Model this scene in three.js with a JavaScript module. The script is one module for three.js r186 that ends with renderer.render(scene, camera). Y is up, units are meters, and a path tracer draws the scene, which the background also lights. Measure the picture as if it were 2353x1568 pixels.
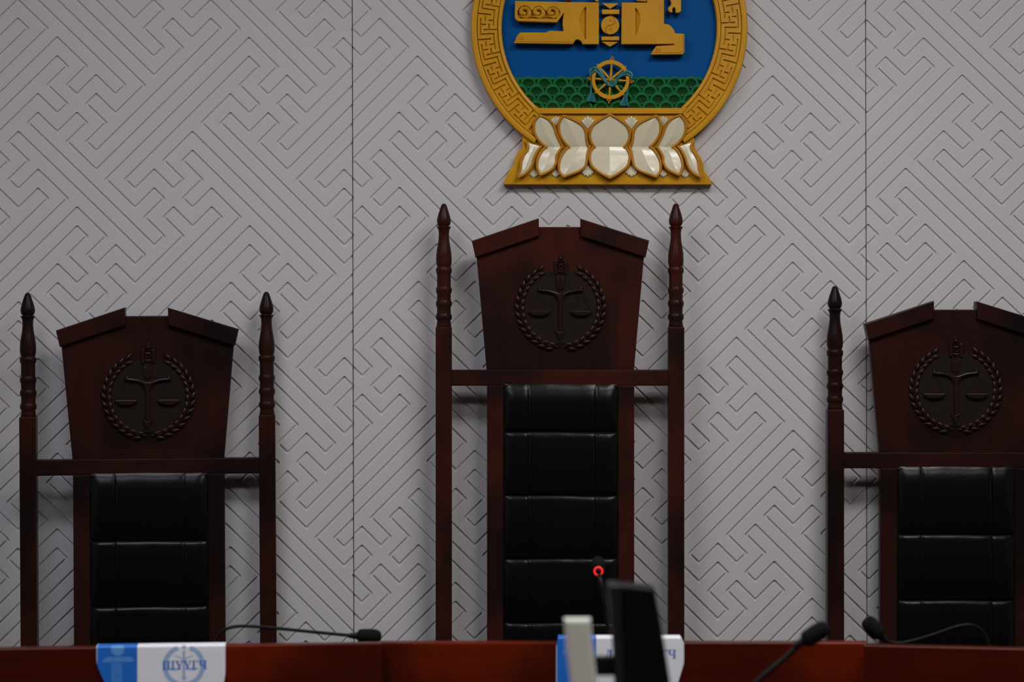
import * as THREE from 'three';
import { RoundedBoxGeometry } from 'three/addons/geometries/RoundedBoxGeometry.js';
import { RectAreaLightUniformsLib } from 'three/addons/lights/RectAreaLightUniformsLib.js';
import { mergeGeometries, toCreasedNormals } from 'three/addons/utils/BufferGeometryUtils.js';

// ---------------------------------------------------------------- camera, light, exposure
const F = 5000, D = 5.2, H = 1.35;                       // focal length in pixels, wall distance, eye height
const scene = new THREE.Scene();
scene.background = new THREE.Color(0x000000);
const camera = new THREE.PerspectiveCamera(2 * Math.atan(784 / F) * 180 / Math.PI, 2353 / 1568, 0.05, 50);
camera.position.set(0, H, D); camera.lookAt(0, H, 0);
camera.focus = 5.0; camera.userData.fStop = 3.6;
scene.add(camera);
const renderer = new THREE.WebGLRenderer({ antialias: true });
renderer.toneMapping = THREE.LinearToneMapping;
renderer.toneMappingExposure = 1.0;
renderer.shadowMap.enabled = true;
RectAreaLightUniformsLib.init();
const CEIL = 3.05;
// ceiling panels: x, z, size x, size z, radiance, colour
const LAMPS = [
  [0.95, 1.9, 1.2, 0.6, 13.2, 0xfffaf6], [-1.0, 1.9, 1.2, 0.6, 6.5, 0xf8f7ff],
  [1.2, 3.5, 1.2, 0.6, 9.5, 0xfffaf6], [-1.3, 3.5, 1.2, 0.6, 7, 0xf8f7ff],
];

// ---------------------------------------------------------------- helpers
let seed = 7;
const rnd = () => { seed = (seed * 1664525 + 1013904223) >>> 0; return seed / 4294967296; };
const R = d => d * Math.PI / 180;
const used = {};
function numbered(n) { const k = used[n] = (used[n] ?? -1) + 1; return k ? `${n}_${String(k).padStart(3, '0')}` : n; }
function mesh(name, geo, mat, parent) {
  const m = new THREE.Mesh(Array.isArray(geo) ? merge(geo) : geo, mat);
  m.name = parent ? name : numbered(name); m.castShadow = m.receiveShadow = true; (parent || scene).add(m); return m;
}
function merge(list) {
  const a = list.map(g => { g = g.index ? g.toNonIndexed() : g.clone(); for (const k of Object.keys(g.attributes)) if (!['position', 'normal', 'uv'].includes(k)) g.deleteAttribute(k); if (!g.attributes.uv) boxUV(g); return g; });
  return mergeGeometries(a, false);
}
function thing(name, label, category, pos = [0, 0, 0], group) {
  const o = new THREE.Group(); o.name = numbered(name); o.position.set(...pos); o.userData = { label, category };
  if (group) o.userData.group = group; scene.add(o); return o;
}
function struct(name, geo, mat) { const m = mesh(name, geo, mat); m.userData.kind = 'structure'; return m; }
function boxUV(g, rot = false) {                          // uv in metres by the main direction of each normal
  if (!g.attributes.normal) g.computeVertexNormals();
  const p = g.attributes.position, n = g.attributes.normal, uv = new Float32Array(p.count * 2);
  for (let i = 0; i < p.count; i++) {
    const ax = Math.abs(n.getX(i)), ay = Math.abs(n.getY(i)), az = Math.abs(n.getZ(i));
    let u = p.getX(i), v = p.getY(i);
    if (ax > ay && ax > az) u = p.getZ(i); else if (ay > az) v = p.getZ(i);
    uv[2 * i] = rot ? v : u; uv[2 * i + 1] = rot ? u : v;
  }
  g.setAttribute('uv', new THREE.BufferAttribute(uv, 2)); return g;
}
const box = (w, h, d, x, y, z, r = 0.004, rot = false) => { const g = r ? new RoundedBoxGeometry(w, h, d, 2, Math.min(r, w / 2.01, h / 2.01, d / 2.01)) : new THREE.BoxGeometry(w, h, d); g.translate(x, y, z); return boxUV(g, rot); };
const tube = (pts, r, seg = 40, rs = 8, closed = false) => new THREE.TubeGeometry(new THREE.CatmullRomCurve3(pts.map(p => new THREE.Vector3(...p)), closed), seg, r, rs, closed);
const geoFrom = pos => { const g = new THREE.BufferGeometry(); g.setAttribute('position', new THREE.Float32BufferAttribute(pos, 3)); g.computeVertexNormals(); return g; };

// ---------------------------------------------------------------- materials
function hash(x, y, s) { let h = (x * 374761393 + y * 668265263 + s * 2147483647) | 0; h = Math.imul(h ^ (h >>> 13), 1274126177); return ((h ^ (h >>> 16)) >>> 0) / 4294967296; }
function vnoise(x, y, px, py, s) {
  const xi = Math.floor(x), yi = Math.floor(y), f = t => t * t * (3 - 2 * t), u = f(x - xi), v = f(y - yi);
  const m = (a, n) => ((a % n) + n) % n, q = (a, b) => hash(m(a, px), m(b, py), s);
  return (q(xi, yi) * (1 - u) + q(xi + 1, yi) * u) * (1 - v) + (q(xi, yi + 1) * (1 - u) + q(xi + 1, yi + 1) * u) * v;
}
function fbm(x, y, p, s, sx = 1, sy = 1) { let a = 0, w = 0.5, f = 1; for (let o = 0; o < 4; o++) { a += w * vnoise(x * p * sx * f, y * p * sy * f, p * sx * f, p * sy * f, s + o); w /= 2; f *= 2; } return a / 0.9375; }
function noiseTex(n, fn, srgb) {
  const d = new Uint8Array(n * n * 4);
  for (let y = 0; y < n; y++) for (let x = 0; x < n; x++) { const c = fn(x / n, y / n); d.set([c[0], c[1], c[2], 255], (y * n + x) * 4); }
  const t = new THREE.DataTexture(d, n, n); t.wrapS = t.wrapT = THREE.RepeatWrapping; t.magFilter = THREE.LinearFilter; t.minFilter = THREE.LinearMipmapLinearFilter; t.generateMipmaps = true;
  if (srgb) t.colorSpace = THREE.SRGBColorSpace; t.needsUpdate = true; return t;
}
const mix3 = (a, b, t) => [0, 1, 2].map(i => a[i] + (b[i] - a[i]) * t);
const sm = (a, b, x) => { x = Math.min(1, Math.max(0, (x - a) / (b - a))); return x * x * (3 - 2 * x); };
function woodTex(dark, light, s, size) {
  const t = noiseTex(512, (x, y) => {
    const blotch = sm(0.32, 0.68, fbm(x, y, 3, s)), grain = fbm(x, y, 4, s + 20, 12, 1), fine = fbm(x, y, 8, s + 40, 16, 1);
    const k = Math.min(1, Math.max(0, 0.78 * blotch + 0.34 * (grain - 0.5) + 0.16 * (fine - 0.5) + 0.05));
    return mix3(dark, light, k).map(Math.round);
  }, true);
  t.repeat.set(1 / size, 1 / size); return t;
}
const std = o => new THREE.MeshPhysicalMaterial(o);
const M = {};
M.wood = std({ map: woodTex([32, 22, 21], [70, 30, 23], 3, 0.5), roughness: 0.3, specularIntensity: 0.22 });
M.woodDark = std({ map: woodTex([27, 18, 18], [52, 25, 21], 11, 0.5), roughness: 0.32, specularIntensity: 0.2 });
M.carve = std({ color: new THREE.Color().setRGB(0.022, 0.010, 0.009), roughness: 0.26, specularIntensity: 0.4 });
M.disc = std({ color: new THREE.Color().setRGB(0.017, 0.0115, 0.010), roughness: 0.42, specularIntensity: 0.2 });
M.bench = std({ map: woodTex([62, 19, 9], [114, 33, 9], 5, 0.7), roughness: 0.24, specularIntensity: 0.25 });
M.leather = std({ color: new THREE.Color().setRGB(0.0035, 0.004, 0.004), roughness: 0.25, specularIntensity: 0.42, bumpMap: noiseTex(256, (x, y) => { const v = 255 * (0.6 * fbm(x, y, 6, 61) + 0.4 * fbm(x, y, 40, 62)); return [v, v, v]; }), bumpScale: 0.0002 });
M.leather.bumpMap.repeat.set(8, 8);
M.wall = std({ color: new THREE.Color().setRGB(0.60, 0.592, 0.606), roughness: 0.62, specularIntensity: 0.35 });
M.gap = std({ color: 0x2a2624, roughness: 0.9 });
M.gold = std({ map: noiseTex(256, (x, y) => { const k = fbm(x, y, 4, 71); return mix3([200, 142, 25], [214, 160, 34], k).map(Math.round); }, true), roughness: 0.3, specularIntensity: 0.4, bumpMap: noiseTex(128, (x, y) => { const v = 255 * fbm(x, y, 8, 73, 1, 6); return [v, v, v]; }), bumpScale: 0.00004 });
M.gold.map.repeat.set(6, 6); M.gold.bumpMap.repeat.set(20, 20);
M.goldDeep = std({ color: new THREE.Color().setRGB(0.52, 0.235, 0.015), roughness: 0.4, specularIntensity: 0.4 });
M.goldEdge = std({ color: new THREE.Color().setRGB(0.50, 0.215, 0.012), roughness: 0.3, specularIntensity: 0.5 });
M.blue = std({ color: new THREE.Color().setRGB(0.001, 0.085, 0.31), roughness: 0.4, specularIntensity: 0.1 });
M.green = std({ color: new THREE.Color().setRGB(0.018, 0.185, 0.06), roughness: 0.2, specularIntensity: 0.5 });
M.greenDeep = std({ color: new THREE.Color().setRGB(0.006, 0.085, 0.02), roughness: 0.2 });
M.bead = std({ color: new THREE.Color().setRGB(0.004, 0.045, 0.04), roughness: 0.08 });
M.teal = std({ color: new THREE.Color().setRGB(0.02, 0.165, 0.19), roughness: 0.2 });
M.petal = std({ color: new THREE.Color().setRGB(0.74, 0.70, 0.50), roughness: 0.25, clearcoat: 0.3, clearcoatRoughness: 0.1, bumpMap: noiseTex(128, (x, y) => { const v = 255 * fbm(x, y, 6, 81); return [v, v, v]; }), bumpScale: 0.0004 });
M.petal.bumpMap.repeat.set(18, 18);
M.black = std({ color: new THREE.Color().setRGB(0.006, 0.006, 0.007), roughness: 0.45, specularIntensity: 0.35 });
M.foam = std({ color: new THREE.Color().setRGB(0.007, 0.008, 0.0085), roughness: 0.95, specularIntensity: 0.2, bumpMap: noiseTex(128, (x, y) => { const v = 255 * fbm(x, y, 30, 91); return [v, v, v]; }), bumpScale: 0.001 });
M.foam.bumpMap.repeat.set(3, 3);
M.monitor = std({ color: new THREE.Color().setRGB(0.006, 0.006, 0.0065), roughness: 0.35, specularIntensity: 0.3 });
M.monitorEdge = std({ color: new THREE.Color().setRGB(0.017, 0.017, 0.018), roughness: 0.35, specularIntensity: 0.4 });
M.pale = std({ color: new THREE.Color().setRGB(0.74, 0.78, 0.69), roughness: 0.6 });
M.red = std({ color: 0x400000, emissive: 0xff2a22, emissiveIntensity: 1.0, roughness: 0.4 });
M.lamp = std({ color: 0xffffff, emissive: 0xffffff, emissiveIntensity: 3 });
M.lampFrame = std({ color: 0xdddddd, roughness: 0.5 });
M.ceiling = std({ color: 0xbdb9b4, roughness: 0.9 });
M.side = std({ color: 0xa39e9c, roughness: 0.85 });
M.front = std({ color: 0x241d1a, roughness: 0.9 });
M.floor = std({ map: woodTex([44, 32, 25], [66, 48, 36], 15, 1.2), roughness: 0.5 });

// ---------------------------------------------------------------- the room
const X0 = -2.83, X1 = 3.3, Z1 = 8.5;
struct('floor', box(X1 - X0 + 0.4, 0.2, Z1 + 0.6, (X0 + X1) / 2, -0.1, Z1 / 2, 0), M.floor);
struct('ceiling', box(X1 - X0 + 0.4, 0.2, Z1 + 0.6, (X0 + X1) / 2, CEIL + 0.1, Z1 / 2, 0), M.ceiling);
struct('wall_left', box(0.2, CEIL, Z1 + 0.4, X0 - 0.1, CEIL / 2, Z1 / 2, 0), M.side);
struct('wall_right', box(0.2, CEIL, Z1 + 0.4, X1 + 0.1, CEIL / 2, Z1 / 2, 0), M.side);
struct('wall_front', box(X1 - X0, CEIL, 0.2, (X0 + X1) / 2, CEIL / 2, Z1 + 0.1, 0), M.front);

// the carved back wall: a key-fret of routed grooves on a diagonal lattice
const wallBack = new THREE.Group(); wallBack.name = 'wall_back'; wallBack.userData = { kind: 'structure' }; scene.add(wallBack);
mesh('wall_backing', box(X1 - X0, CEIL, 0.2, (X0 + X1) / 2, CEIL / 2, -0.118, 0), M.gap, wallBack);
const edges = new Set(), verts = new Set();
const UI = [], VI = [];
for (let n = -4; n <= 11; n++) UI.push([9 + 20 * n, n]);
{ let v = -21, up = 16; const step = [16, 20]; VI.push([v, 0]); for (let n = 1, x = v; n < 10; n++) { x += step[(n - 1) % 2]; VI.push([x, n]); } for (let n = -1, x = v; n > -8; n--) { x -= step[(-n) % 2 ? 1 : 0]; VI.push([x, n]); } }
const CORE = [[[-2, -7], [1, -4], [-1, -2], [0, -1], [2, -3], [4, -1], [5, -2]]];
const rays = [];
function addSeg(i0, j0, i1, j1) {
  const n = Math.abs(i1 - i0), di = Math.sign(i1 - i0), dj = Math.sign(j1 - j0);
  for (let k = 0; k < n; k++) {
    const p = [i0 + di * k, j0 + dj * k], q = [p[0] + di, p[1] + dj];
    const A = [(p[0] + p[1]) / 2, (p[0] - p[1]) / 2], B = [(q[0] + q[1]) / 2, (q[0] - q[1]) / 2];
    edges.add((A[0] !== B[0] ? 'a' : 'b') + Math.min(A[0], B[0]) + ',' + Math.min(A[1], B[1]));
    verts.add(A + ''); verts.add(B + '');
  }
}
for (const [u, nu] of UI) for (const [v, nv] of VI) {
  const ci = (u + v) / 2, cj = (u - v) / 2, mir = ((nu + nv) % 2 + 2) % 2 === 0 ? -1 : 1;
  const put = (x, y) => [ci + mir * x, cj + y];
  for (let r = 0; r < 4; r++) {
    const rot = ([x, y]) => { for (let k = 0; k < r; k++) [x, y] = [-y, x]; return [x, y]; };
    const c = CORE[0].map(p => put(...rot(p)));
    for (let k = 0; k + 1 < c.length; k++) addSeg(...c[k], ...c[k + 1]);
    for (const [p, d] of [[[-2, -7], [-1, 1]], [[5, -2], [-1, -1]]]) { const P = put(...rot(p)), dd = rot(d); rays.push([P[0], P[1], mir * dd[0], dd[1], Math.abs(p[0] - p[1]) === 7 && p[0] === 5 ? 'in' : 'out']); }
  }
}
for (const r of rays) {
  let best = 22, hit = null;
  for (const q of rays) if (q !== r && q[2] === -r[2] && q[3] === -r[3]) { const di = (q[0] - r[0]) * r[2], dj = (q[1] - r[1]) * r[3]; if (di === dj && di > 0 && di < best) { best = di; hit = q; } }
  if (hit && r[4] === 'out' && hit[4] === 'in') continue;      // closer rows share one double line
  addSeg(r[0], r[1], r[0] + r[2] * best, r[1] + r[3] * best);
}
function lattice(i, j) {                                  // lattice -> wall, in pixel-sized units
  const I = (i - 50) / 50, J = (j - 30) / 50, C = Math.max(-1.25, Math.min(1.25, I)), c3 = C * C * C + 3 * C * C * (I - C);
  return [1219.59 + 1072.78 * I + 2.19 * J - 2.54 * I * I + 3.21 * I * J - 5.29 * J * J + 13.93 * c3, 735.59 - 0.12 * I + 1078.29 * J - 3.01 * I * I - 9.88 * I * J + 2.5 * J * J - 3.94 * c3];
}
const K = D / F, wx = p => (p - 1176.5) * K, wy = p => H - (p - 784) * K;
function clip(poly, f) { const out = []; for (let k = 0; k < poly.length; k++) { const a = poly[k], b = poly[(k + 1) % poly.length], fa = f(a), fb = f(b); if (fa >= 0) out.push(a); if (fa * fb < 0) { const t = fa / (fa - fb); out.push(a.map((v, n) => v + (b[n] - v) * t)); } } return out; }
const seam = [[-1549, 0], [-369, 0], [809.3, 0.0026], [1989, 0.0022], [3169, 0], [4349, 0]];
const GW = 0.108, GD = -0.0042;
for (let s = 0; s < 5; s++) {
  const pos = [], gap = 1.0, [xa, ka] = seam[s], [xb, kb] = seam[s + 1], dx = s < 2 ? 2.2 : 0, dy = s < 2 ? 2.5 : 0;
  const emit = poly => {                                  // poly in (px, py, z)
    let q = clip(poly, p => p[0] - (xa + ka * p[1] + gap)); q = clip(q, p => xb + kb * p[1] - gap - p[0]);
    q = clip(q, p => p[1] + 850); q = clip(q, p => 2078 - p[1]);
    for (let k = 1; k + 1 < q.length; k++) for (const p of [q[0], q[k], q[k + 1]]) pos.push(wx(p[0]), wy(p[1]), p[2]);
  };
  const at = (a, b, z) => { const [x, y] = lattice(a + b, a - b); return [x + dx, y + dy, z]; };
  for (let a = -70; a < 140; a++) for (let b = -90; b < 120; b++) {
    const [cx, cy] = lattice(a + b + 1, a - b); if (cx < xa - 60 || cx > xb + 60 || cy < -900 || cy > 2130) continue;
    const e = [edges.has('b' + a + ',' + b), edges.has('a' + a + ',' + (b + 1)), edges.has('b' + (a + 1) + ',' + b), edges.has('a' + a + ',' + b)]; // left, top, right, bottom
    const vv = [[0, 0], [0, 1], [1, 1], [1, 0]].map(([p, q]) => verts.has((a + p) + ',' + (b + q)));
    const l = e[0] ? GW : 0, t = e[1] ? 1 - GW : 1, r = e[2] ? 1 - GW : 1, m = e[3] ? GW : 0;
    const pts = []; let any = e.some(Boolean);
    // corners in order bottom-left, top-left, top-right, bottom-right; each with its edges before and after
    const cs = [[0, 0, l, m, e[3], e[0]], [0, 1, l, t, e[0], e[1]], [1, 1, r, t, e[1], e[2]], [1, 0, r, m, e[2], e[3]]];
    cs.forEach(([p, q, x, y, before, after], k) => {
      if (!before && !after && vv[k]) {
        any = true; const a0 = [0, -90, 180, 90][k];       // quarter round about the corner
        const n = 4, st = [90 - 90, 0][0];
        const from = [0, 270, 180, 90][k], to = from + 90;
        for (let g = 0; g <= n; g++) { const th = R(from + (to - from) * g / n); pts.push([p + GW * Math.cos(th), q + GW * Math.sin(th), g < n ? 1 : 0]); }
      } else pts.push([x, y, 0]);
      const nextEdge = after; pts[pts.length - 1][2] = nextEdge ? 1 : 0;
    });
    const c = at((l + r) / 2 + a, (m + t) / 2 + b, 0);
    for (let k = 0; k < pts.length; k++) {
      const p = pts[k], q = pts[(k + 1) % pts.length], P = at(a + p[0], b + p[1], 0), Q = at(a + q[0], b + q[1], 0);
      emit([c, P, Q]);
      if (p[2]) { const P2 = [P[0], P[1], GD], Q2 = [Q[0], Q[1], GD]; emit([P, P2, Q2, Q]); }
    }
    if (any) emit([at(a, b, GD), at(a, b + 1, GD), at(a + 1, b + 1, GD), at(a + 1, b, GD)]);
  }
  const g0 = geoFrom(pos), n = g0.attributes.normal, P = g0.attributes.position;   // face the room
  for (let k = 0; k < P.count; k += 3) if (n.getZ(k) < -0.5) { for (const at2 of [P]) { const t = [at2.getX(k), at2.getY(k), at2.getZ(k)]; at2.setXYZ(k, at2.getX(k + 1), at2.getY(k + 1), at2.getZ(k + 1)); at2.setXYZ(k + 1, ...t); } }
  g0.computeVertexNormals(); boxUV(g0);
  const parts = [g0];                                     // panel edges down to the backing
  for (const [x, k] of [[xa + gap, ka], [xb - gap, kb]]) { const A = [wx(x + k * -850), wy(-850)], B = [wx(x + k * 2078), wy(2078)]; parts.push(boxUV(geoFrom([A[0], A[1], 0, B[0], B[1], 0, B[0], B[1], -0.018, A[0], A[1], 0, B[0], B[1], -0.018, A[0], A[1], -0.018]))); }
  mesh('wall_panel', parts, M.wall, wallBack);
}

// ---------------------------------------------------------------- ceiling lamps
LAMPS.forEach(([x, z, w, d, L, col], i) => {
  const t = thing('ceiling_light', ['oblong warm ceiling light nearest the carved wall, on the right', 'oblong cool ceiling light nearest the carved wall, on the left', 'oblong warm ceiling light further into the room, on the right', 'oblong cool ceiling light further into the room, on the left'][i], 'ceiling light', [x, CEIL, z], 'oblong ceiling lights');
  const fr = []; for (const s of [-1, 1]) { fr.push(box(w + 0.06, 0.03, 0.03, 0, -0.012, s * (d / 2 + 0.015)), box(0.03, 0.03, d, s * (w / 2 + 0.015), -0.012, 0)); }
  mesh('frame', fr, M.lampFrame, t);
  const lm = M.lamp.clone(); lm.emissive.set(col); mesh('diffuser', box(w, 0.012, d, 0, -0.008, 0, 0.002), lm, t);
  const l = new THREE.RectAreaLight(col, L, w, d); l.position.set(0, -0.03, 0); l.rotation.x = -Math.PI / 2; t.add(l);
});

// ---------------------------------------------------------------- the state emblem on the wall
const E = thing('state_emblem', 'round gold and blue state emblem with horse and white lotus base on the wall', 'emblem', [0, 0, 0]);
{
  const k = (D - 0.03) / F, EX = 1400, EY = 63;
  E.position.set((EX - 1176.5) * k, H - (EY - 784) * k, 0.0005);
  const fin = (g, rot) => { g.scale(k, k, k); g.deleteAttribute('uv'); return boxUV(g, rot); };
  const L = ([x, y]) => new THREE.Vector2(x - EX, EY - y);
  const shape = (pts, holes = []) => { const s = new THREE.Shape(pts.map(L)); for (const h of holes) s.holes.push(new THREE.Path(h.map(L))); return s; };
  const ext = (s, z0, z1, bev = 1.5, seg = 2) => { const g = new THREE.ExtrudeGeometry(s, { depth: z1 - z0 - bev, bevelEnabled: bev > 0, bevelThickness: bev, bevelSize: bev, bevelOffset: -bev, bevelSegments: seg, curveSegments: 48 }); g.translate(0, 0, z0); return g; };
  const arcPts = (r, a0, a1, n = 80) => Array.from({ length: n + 1 }, (_, i) => { const t = R(a0 + (a1 - a0) * i / n); return [EX + r * Math.cos(t), EY + r * Math.sin(t)]; });
  // backing board: circle and base in one
  const bl = [[1200, 312], [1200, 340], [1190, 349], [1182, 366], [1180, 379], [1169, 394], [1162, 408], [1157, 424]];
  const baseOut = [...bl, [1637, 424], [1630, 408], [1618, 392], [1617, 378], [1611, 362], [1602, 349], [1597, 337], [1595, 312]];
  mesh('base_board', fin(ext(shape([...baseOut.slice(0), [1560, 252], [1240, 252]]), 1, 25, 2)), M.gold, E);
  const disc = new THREE.CylinderGeometry(312, 314, 12, 128); disc.rotateX(Math.PI / 2); disc.translate(0, 0, 2);
  mesh('back_board', fin(disc), M.goldDeep, E);
  const field = new THREE.CircleGeometry(250, 96); field.translate(0, 0, 8.4);
  mesh('blue_field', fin(field), M.blue, E);
  // ring: outer rim, fret band, inner rim
  const lathe = (prof, cut) => { const g = new THREE.LatheGeometry(prof.map(p => new THREE.Vector2(p[0], p[1] - (p[1] > 15 ? 4 : 0))), 160, R(cut), R(360 - 2 * cut)); g.rotateX(Math.PI / 2); return g; };
  mesh('outer_rim', fin(lathe([[303.5, 20], [304, 35], [306, 37], [315, 37], [317.2, 35], [318, 32], [318, 1]], 33)), M.gold, E);
  mesh('inner_rim', fin(lathe([[247, 12], [247, 33], [248.5, 36], [254.5, 37], [256, 35.5], [256.5, 20]].reverse(), 42.3)), M.gold, E);
  // fret: a polar grid whose groove cells are lower
  const segs = [];                                        // rho 0 outer..1 inner, t along
  for (const o of [-1, 0, 1]) for (const s of [[0, 0, 0.62, 0], [0.38, 0, 0.38, 0.25], [0.8, -0.21, 0.8, 0.43], [0.16, -0.21, 0.8, -0.21], [0.16, -0.81, 0.16, -0.21], [0.8, 0.235, 0.57, 0.235], [1, 0.61, 0.34, 0.61], [0.57, 0.61, 0.57, 0.41], [0.16, 0.41, 0.4, 0.41]]) segs.push([s[0], s[1] + o, s[2], s[3] + o]);
  const NU = 46, NV = 58, hw = 0.033, hv = 0.026;
  const groove = (r, t) => { t = t - Math.floor(t); for (const s of segs) if (r > Math.min(s[0], s[2]) - hw && r < Math.max(s[0], s[2]) + hw && t > Math.min(s[1], s[3]) - hv && t < Math.max(s[1], s[3]) + hv) return true; return r < 0.02 || r > 0.97; };
  const pos = [];
  const side = (sg, per, ph, n0, n1) => {
    const pt = (r, t, z) => { const f = ph + t * per, rr = 303.7 - r * 47.4; return [sg * rr * Math.cos(f), -rr * Math.sin(f), z]; };
    const zz = (i, j) => (i < 0 || i >= NU) ? 25 : groove((i + 0.5) / NU, (j + 0.5) / NV) ? 25.5 : 30.5;
    const quad = (a, b, c, d) => { const q = sg < 0 ? [a, b, c, a, c, d] : [a, c, b, a, d, c]; for (const p of q) pos.push(...p); };
    for (let n = n0; n < n1; n++) for (let j = 0; j < NV && n + j / NV < n1; j++) for (let i = 0; i < NU; i++) {
      const z = zz(i, j), z2 = zz(i + 1, j), z3 = zz(i, (j + 1) % NV), r0 = i / NU, r1 = (i + 1) / NU, t0 = n + j / NV, t1 = n + (j + 1) / NV;
      if (j === 0 || zz(i, j - 1) !== z || true) quad(pt(r0, t0, z), pt(r0, t1, z), pt(r1, t1, z), pt(r1, t0, z));
      if (z2 !== z) quad(pt(r1, t0, z), pt(r1, t1, z), pt(r1, t1, z2), pt(r1, t0, z2));
      if (z3 !== z) quad(pt(r0, t1, z), pt(r0, t1, z3), pt(r1, t1, z3), pt(r1, t1, z));
    }
  };
  side(-1, 0.2027, -0.105, -7, 5.25); side(1, 0.228, 0.05, -7, 4.15);
  mesh('fret_band', fin(geoFrom(pos)), M.gold, E);
  // the straight bar under the waves
  mesh('crossbar', fin(ext(shape([[1231, 242.5], [1237, 248.5], [1565, 248.5], [1571, 242.5], [1578, 250], [1567, 262], [1236, 262], [1224, 250]]), 8, 33, 1.5)), M.gold, E);
  // waves
  const wr = new THREE.LatheGeometry([[12.2, 0], [12.3, 4.8], [13, 5.3], [17.4, 5.8], [18.4, 4.8], [18.6, 0]].map(p => new THREE.Vector2(...p)), 32); wr.rotateX(Math.PI / 2);
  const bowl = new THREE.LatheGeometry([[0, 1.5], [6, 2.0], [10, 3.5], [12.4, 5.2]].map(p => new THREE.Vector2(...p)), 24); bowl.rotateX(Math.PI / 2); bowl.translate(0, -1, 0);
  const bead = new THREE.SphereGeometry(5, 16, 12); bead.scale(1, 0.9, 0.6); bead.translate(0, -8.5, 4);
  fin(wr); fin(bowl); fin(bead);
  const rows = [[192.5, 1195.5, 37.3, 4], [191.3, 1213.8, 37.3, 12], [210, 1195.5, 37.3, 13], [228.6, 1213.8, 37.3, 14], [247, 1195.5, 37.3, 15]];
  rows.forEach(([y, x0, dx, z], ri) => { for (let i = -2; i < 14; i++) {
    const x = x0 + dx * i - (ri % 2 ? 0 : 0) - (x0 + dx * i - 1213) * (ri === 1 ? -0.004 : 0); if (Math.hypot(x - EX, y - EY) > 258 || Math.abs(x - EX) > 232) continue;
    const w = mesh('wave_scale', wr, M.green, E); w.position.set((x - EX) * k, (EY - y) * k, z * k); w.rotation.x = 0.34;
    mesh('wave_hollow', bowl, M.greenDeep, w); mesh('wave_bead', bead, M.bead, w);
  } });
  // horse
  const hz = ([x, y]) => [1160 + x / 5.3477, y / 5.3477];
  const hs = p => p.map(hz);
  const rear = [[125, 15], [600, 26], [1085, 32], [1155, 35], [1155, 548], [955, 548], [940, 515], [912, 494], [885, 490], [862, 503], [840, 545], [108, 535], [150, 455], [190, 402], [505, 403], [550, 380], [720, 387], [708, 300], [712, 230], [727, 158], [640, 280], [165, 265], [135, 245], [122, 215]];
  const pocket = [[150, 205], [142, 150], [175, 90], [230, 62], [290, 75], [335, 125], [360, 85], [410, 68], [460, 80], [505, 130], [535, 90], [590, 72], [645, 90], [688, 140], [690, 165], [632, 245], [185, 238]];
  const lens1 = [[997, 85], [960, 125], [930, 190], [918, 250], [928, 320], [950, 400], [990, 485], [995, 480]], lens2 = [[1598, 85], [1640, 125], [1664, 180], [1675, 250], [1665, 310], [1640, 390], [1603, 460], [1596, 460]];
  const horse1 = mesh('horse_hindquarters', fin(ext(shape(hs(rear), [hs(pocket), hs(lens1)]), 18, 34, 1.4)), M.gold, E);
  const floorOf = (pts, z) => { const g = new THREE.ShapeGeometry(shape(hs(pts))); g.translate(0, 0, z); return g; };
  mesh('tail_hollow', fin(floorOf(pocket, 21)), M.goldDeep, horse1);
  const slope = (pts, xs, zHi, zLo) => { const g = new THREE.ShapeGeometry(shape(hs(pts))); const p = g.attributes.position; const a = 1160 + xs[0] / 5.3477 - EX, b = 1160 + xs[1] / 5.3477 - EX; for (let i = 0; i < p.count; i++) p.setZ(i, zHi + (zLo - zHi) * Math.min(1, Math.max(0, (p.getX(i) - a) / (b - a)))); g.computeVertexNormals(); return g; };
  mesh('thigh_hollow', fin(slope(lens1, [918, 997], 33.5, 24)), M.gold, horse1);
  for (const cx of [245, 415, 588]) {                     // curls of the tail
    const p = []; for (let a = 0; a <= 22; a++) { const th = R(175 - 17 * a + 0), r = 0; p.push(0); }
    const c = []; c.push([cx - 92, 198], [cx - 55, 197], [cx - 20, 205], [cx + 12, 212], [cx + 48, 192], [cx + 58, 150], [cx + 42, 112], [cx + 5, 96], [cx - 32, 106], [cx - 47, 138], [cx - 32, 166], [cx - 8, 168]);
    const pts = c.map(q => { const w = L(hz(q)); return [w.x, w.y, 27]; });
    const g = tube(pts, 1, 48, 8), P = g.attributes.position, cv = new THREE.CatmullRomCurve3(pts.map(q => new THREE.Vector3(...q)));
    for (let i = 0; i <= 48; i++) { const t = i / 48, ctr = cv.getPointAt(t), rad = 0.8 + 4.6 * sm(0, 0.45, t) ; for (let j = 0; j <= 8; j++) { const n = i * 9 + j; P.setXYZ(n, ctr.x + (P.getX(n) - ctr.x) * rad, ctr.y + (P.getY(n) - ctr.y) * rad, ctr.z + (P.getZ(n) - ctr.z) * rad); } }
    const end = new THREE.SphereGeometry(5.4, 14, 10); const e = pts[pts.length - 1]; end.translate(e[0], e[1], e[2]);
    mesh('tail_curl', fin(merge([g, end])), M.gold, horse1).geometry.computeVertexNormals();
  }
  const groovesOf = (list, z, r, par) => mesh('incised_line', fin(merge(list.map(p => tube(p.map(q => { const w = L(hz(q)); return [w.x, w.y, z]; }), r, 30, 6)))), M.goldEdge, par);
  groovesOf([[[190, 405], [150, 450], [133, 495], [140, 508], [160, 512], [500, 515], [840, 520]], [[168, 488], [190, 455], [190, 488], [170, 488]], [[205, 488], [226, 455], [228, 488], [206, 488]]], 34, 0.9, horse1);
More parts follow.
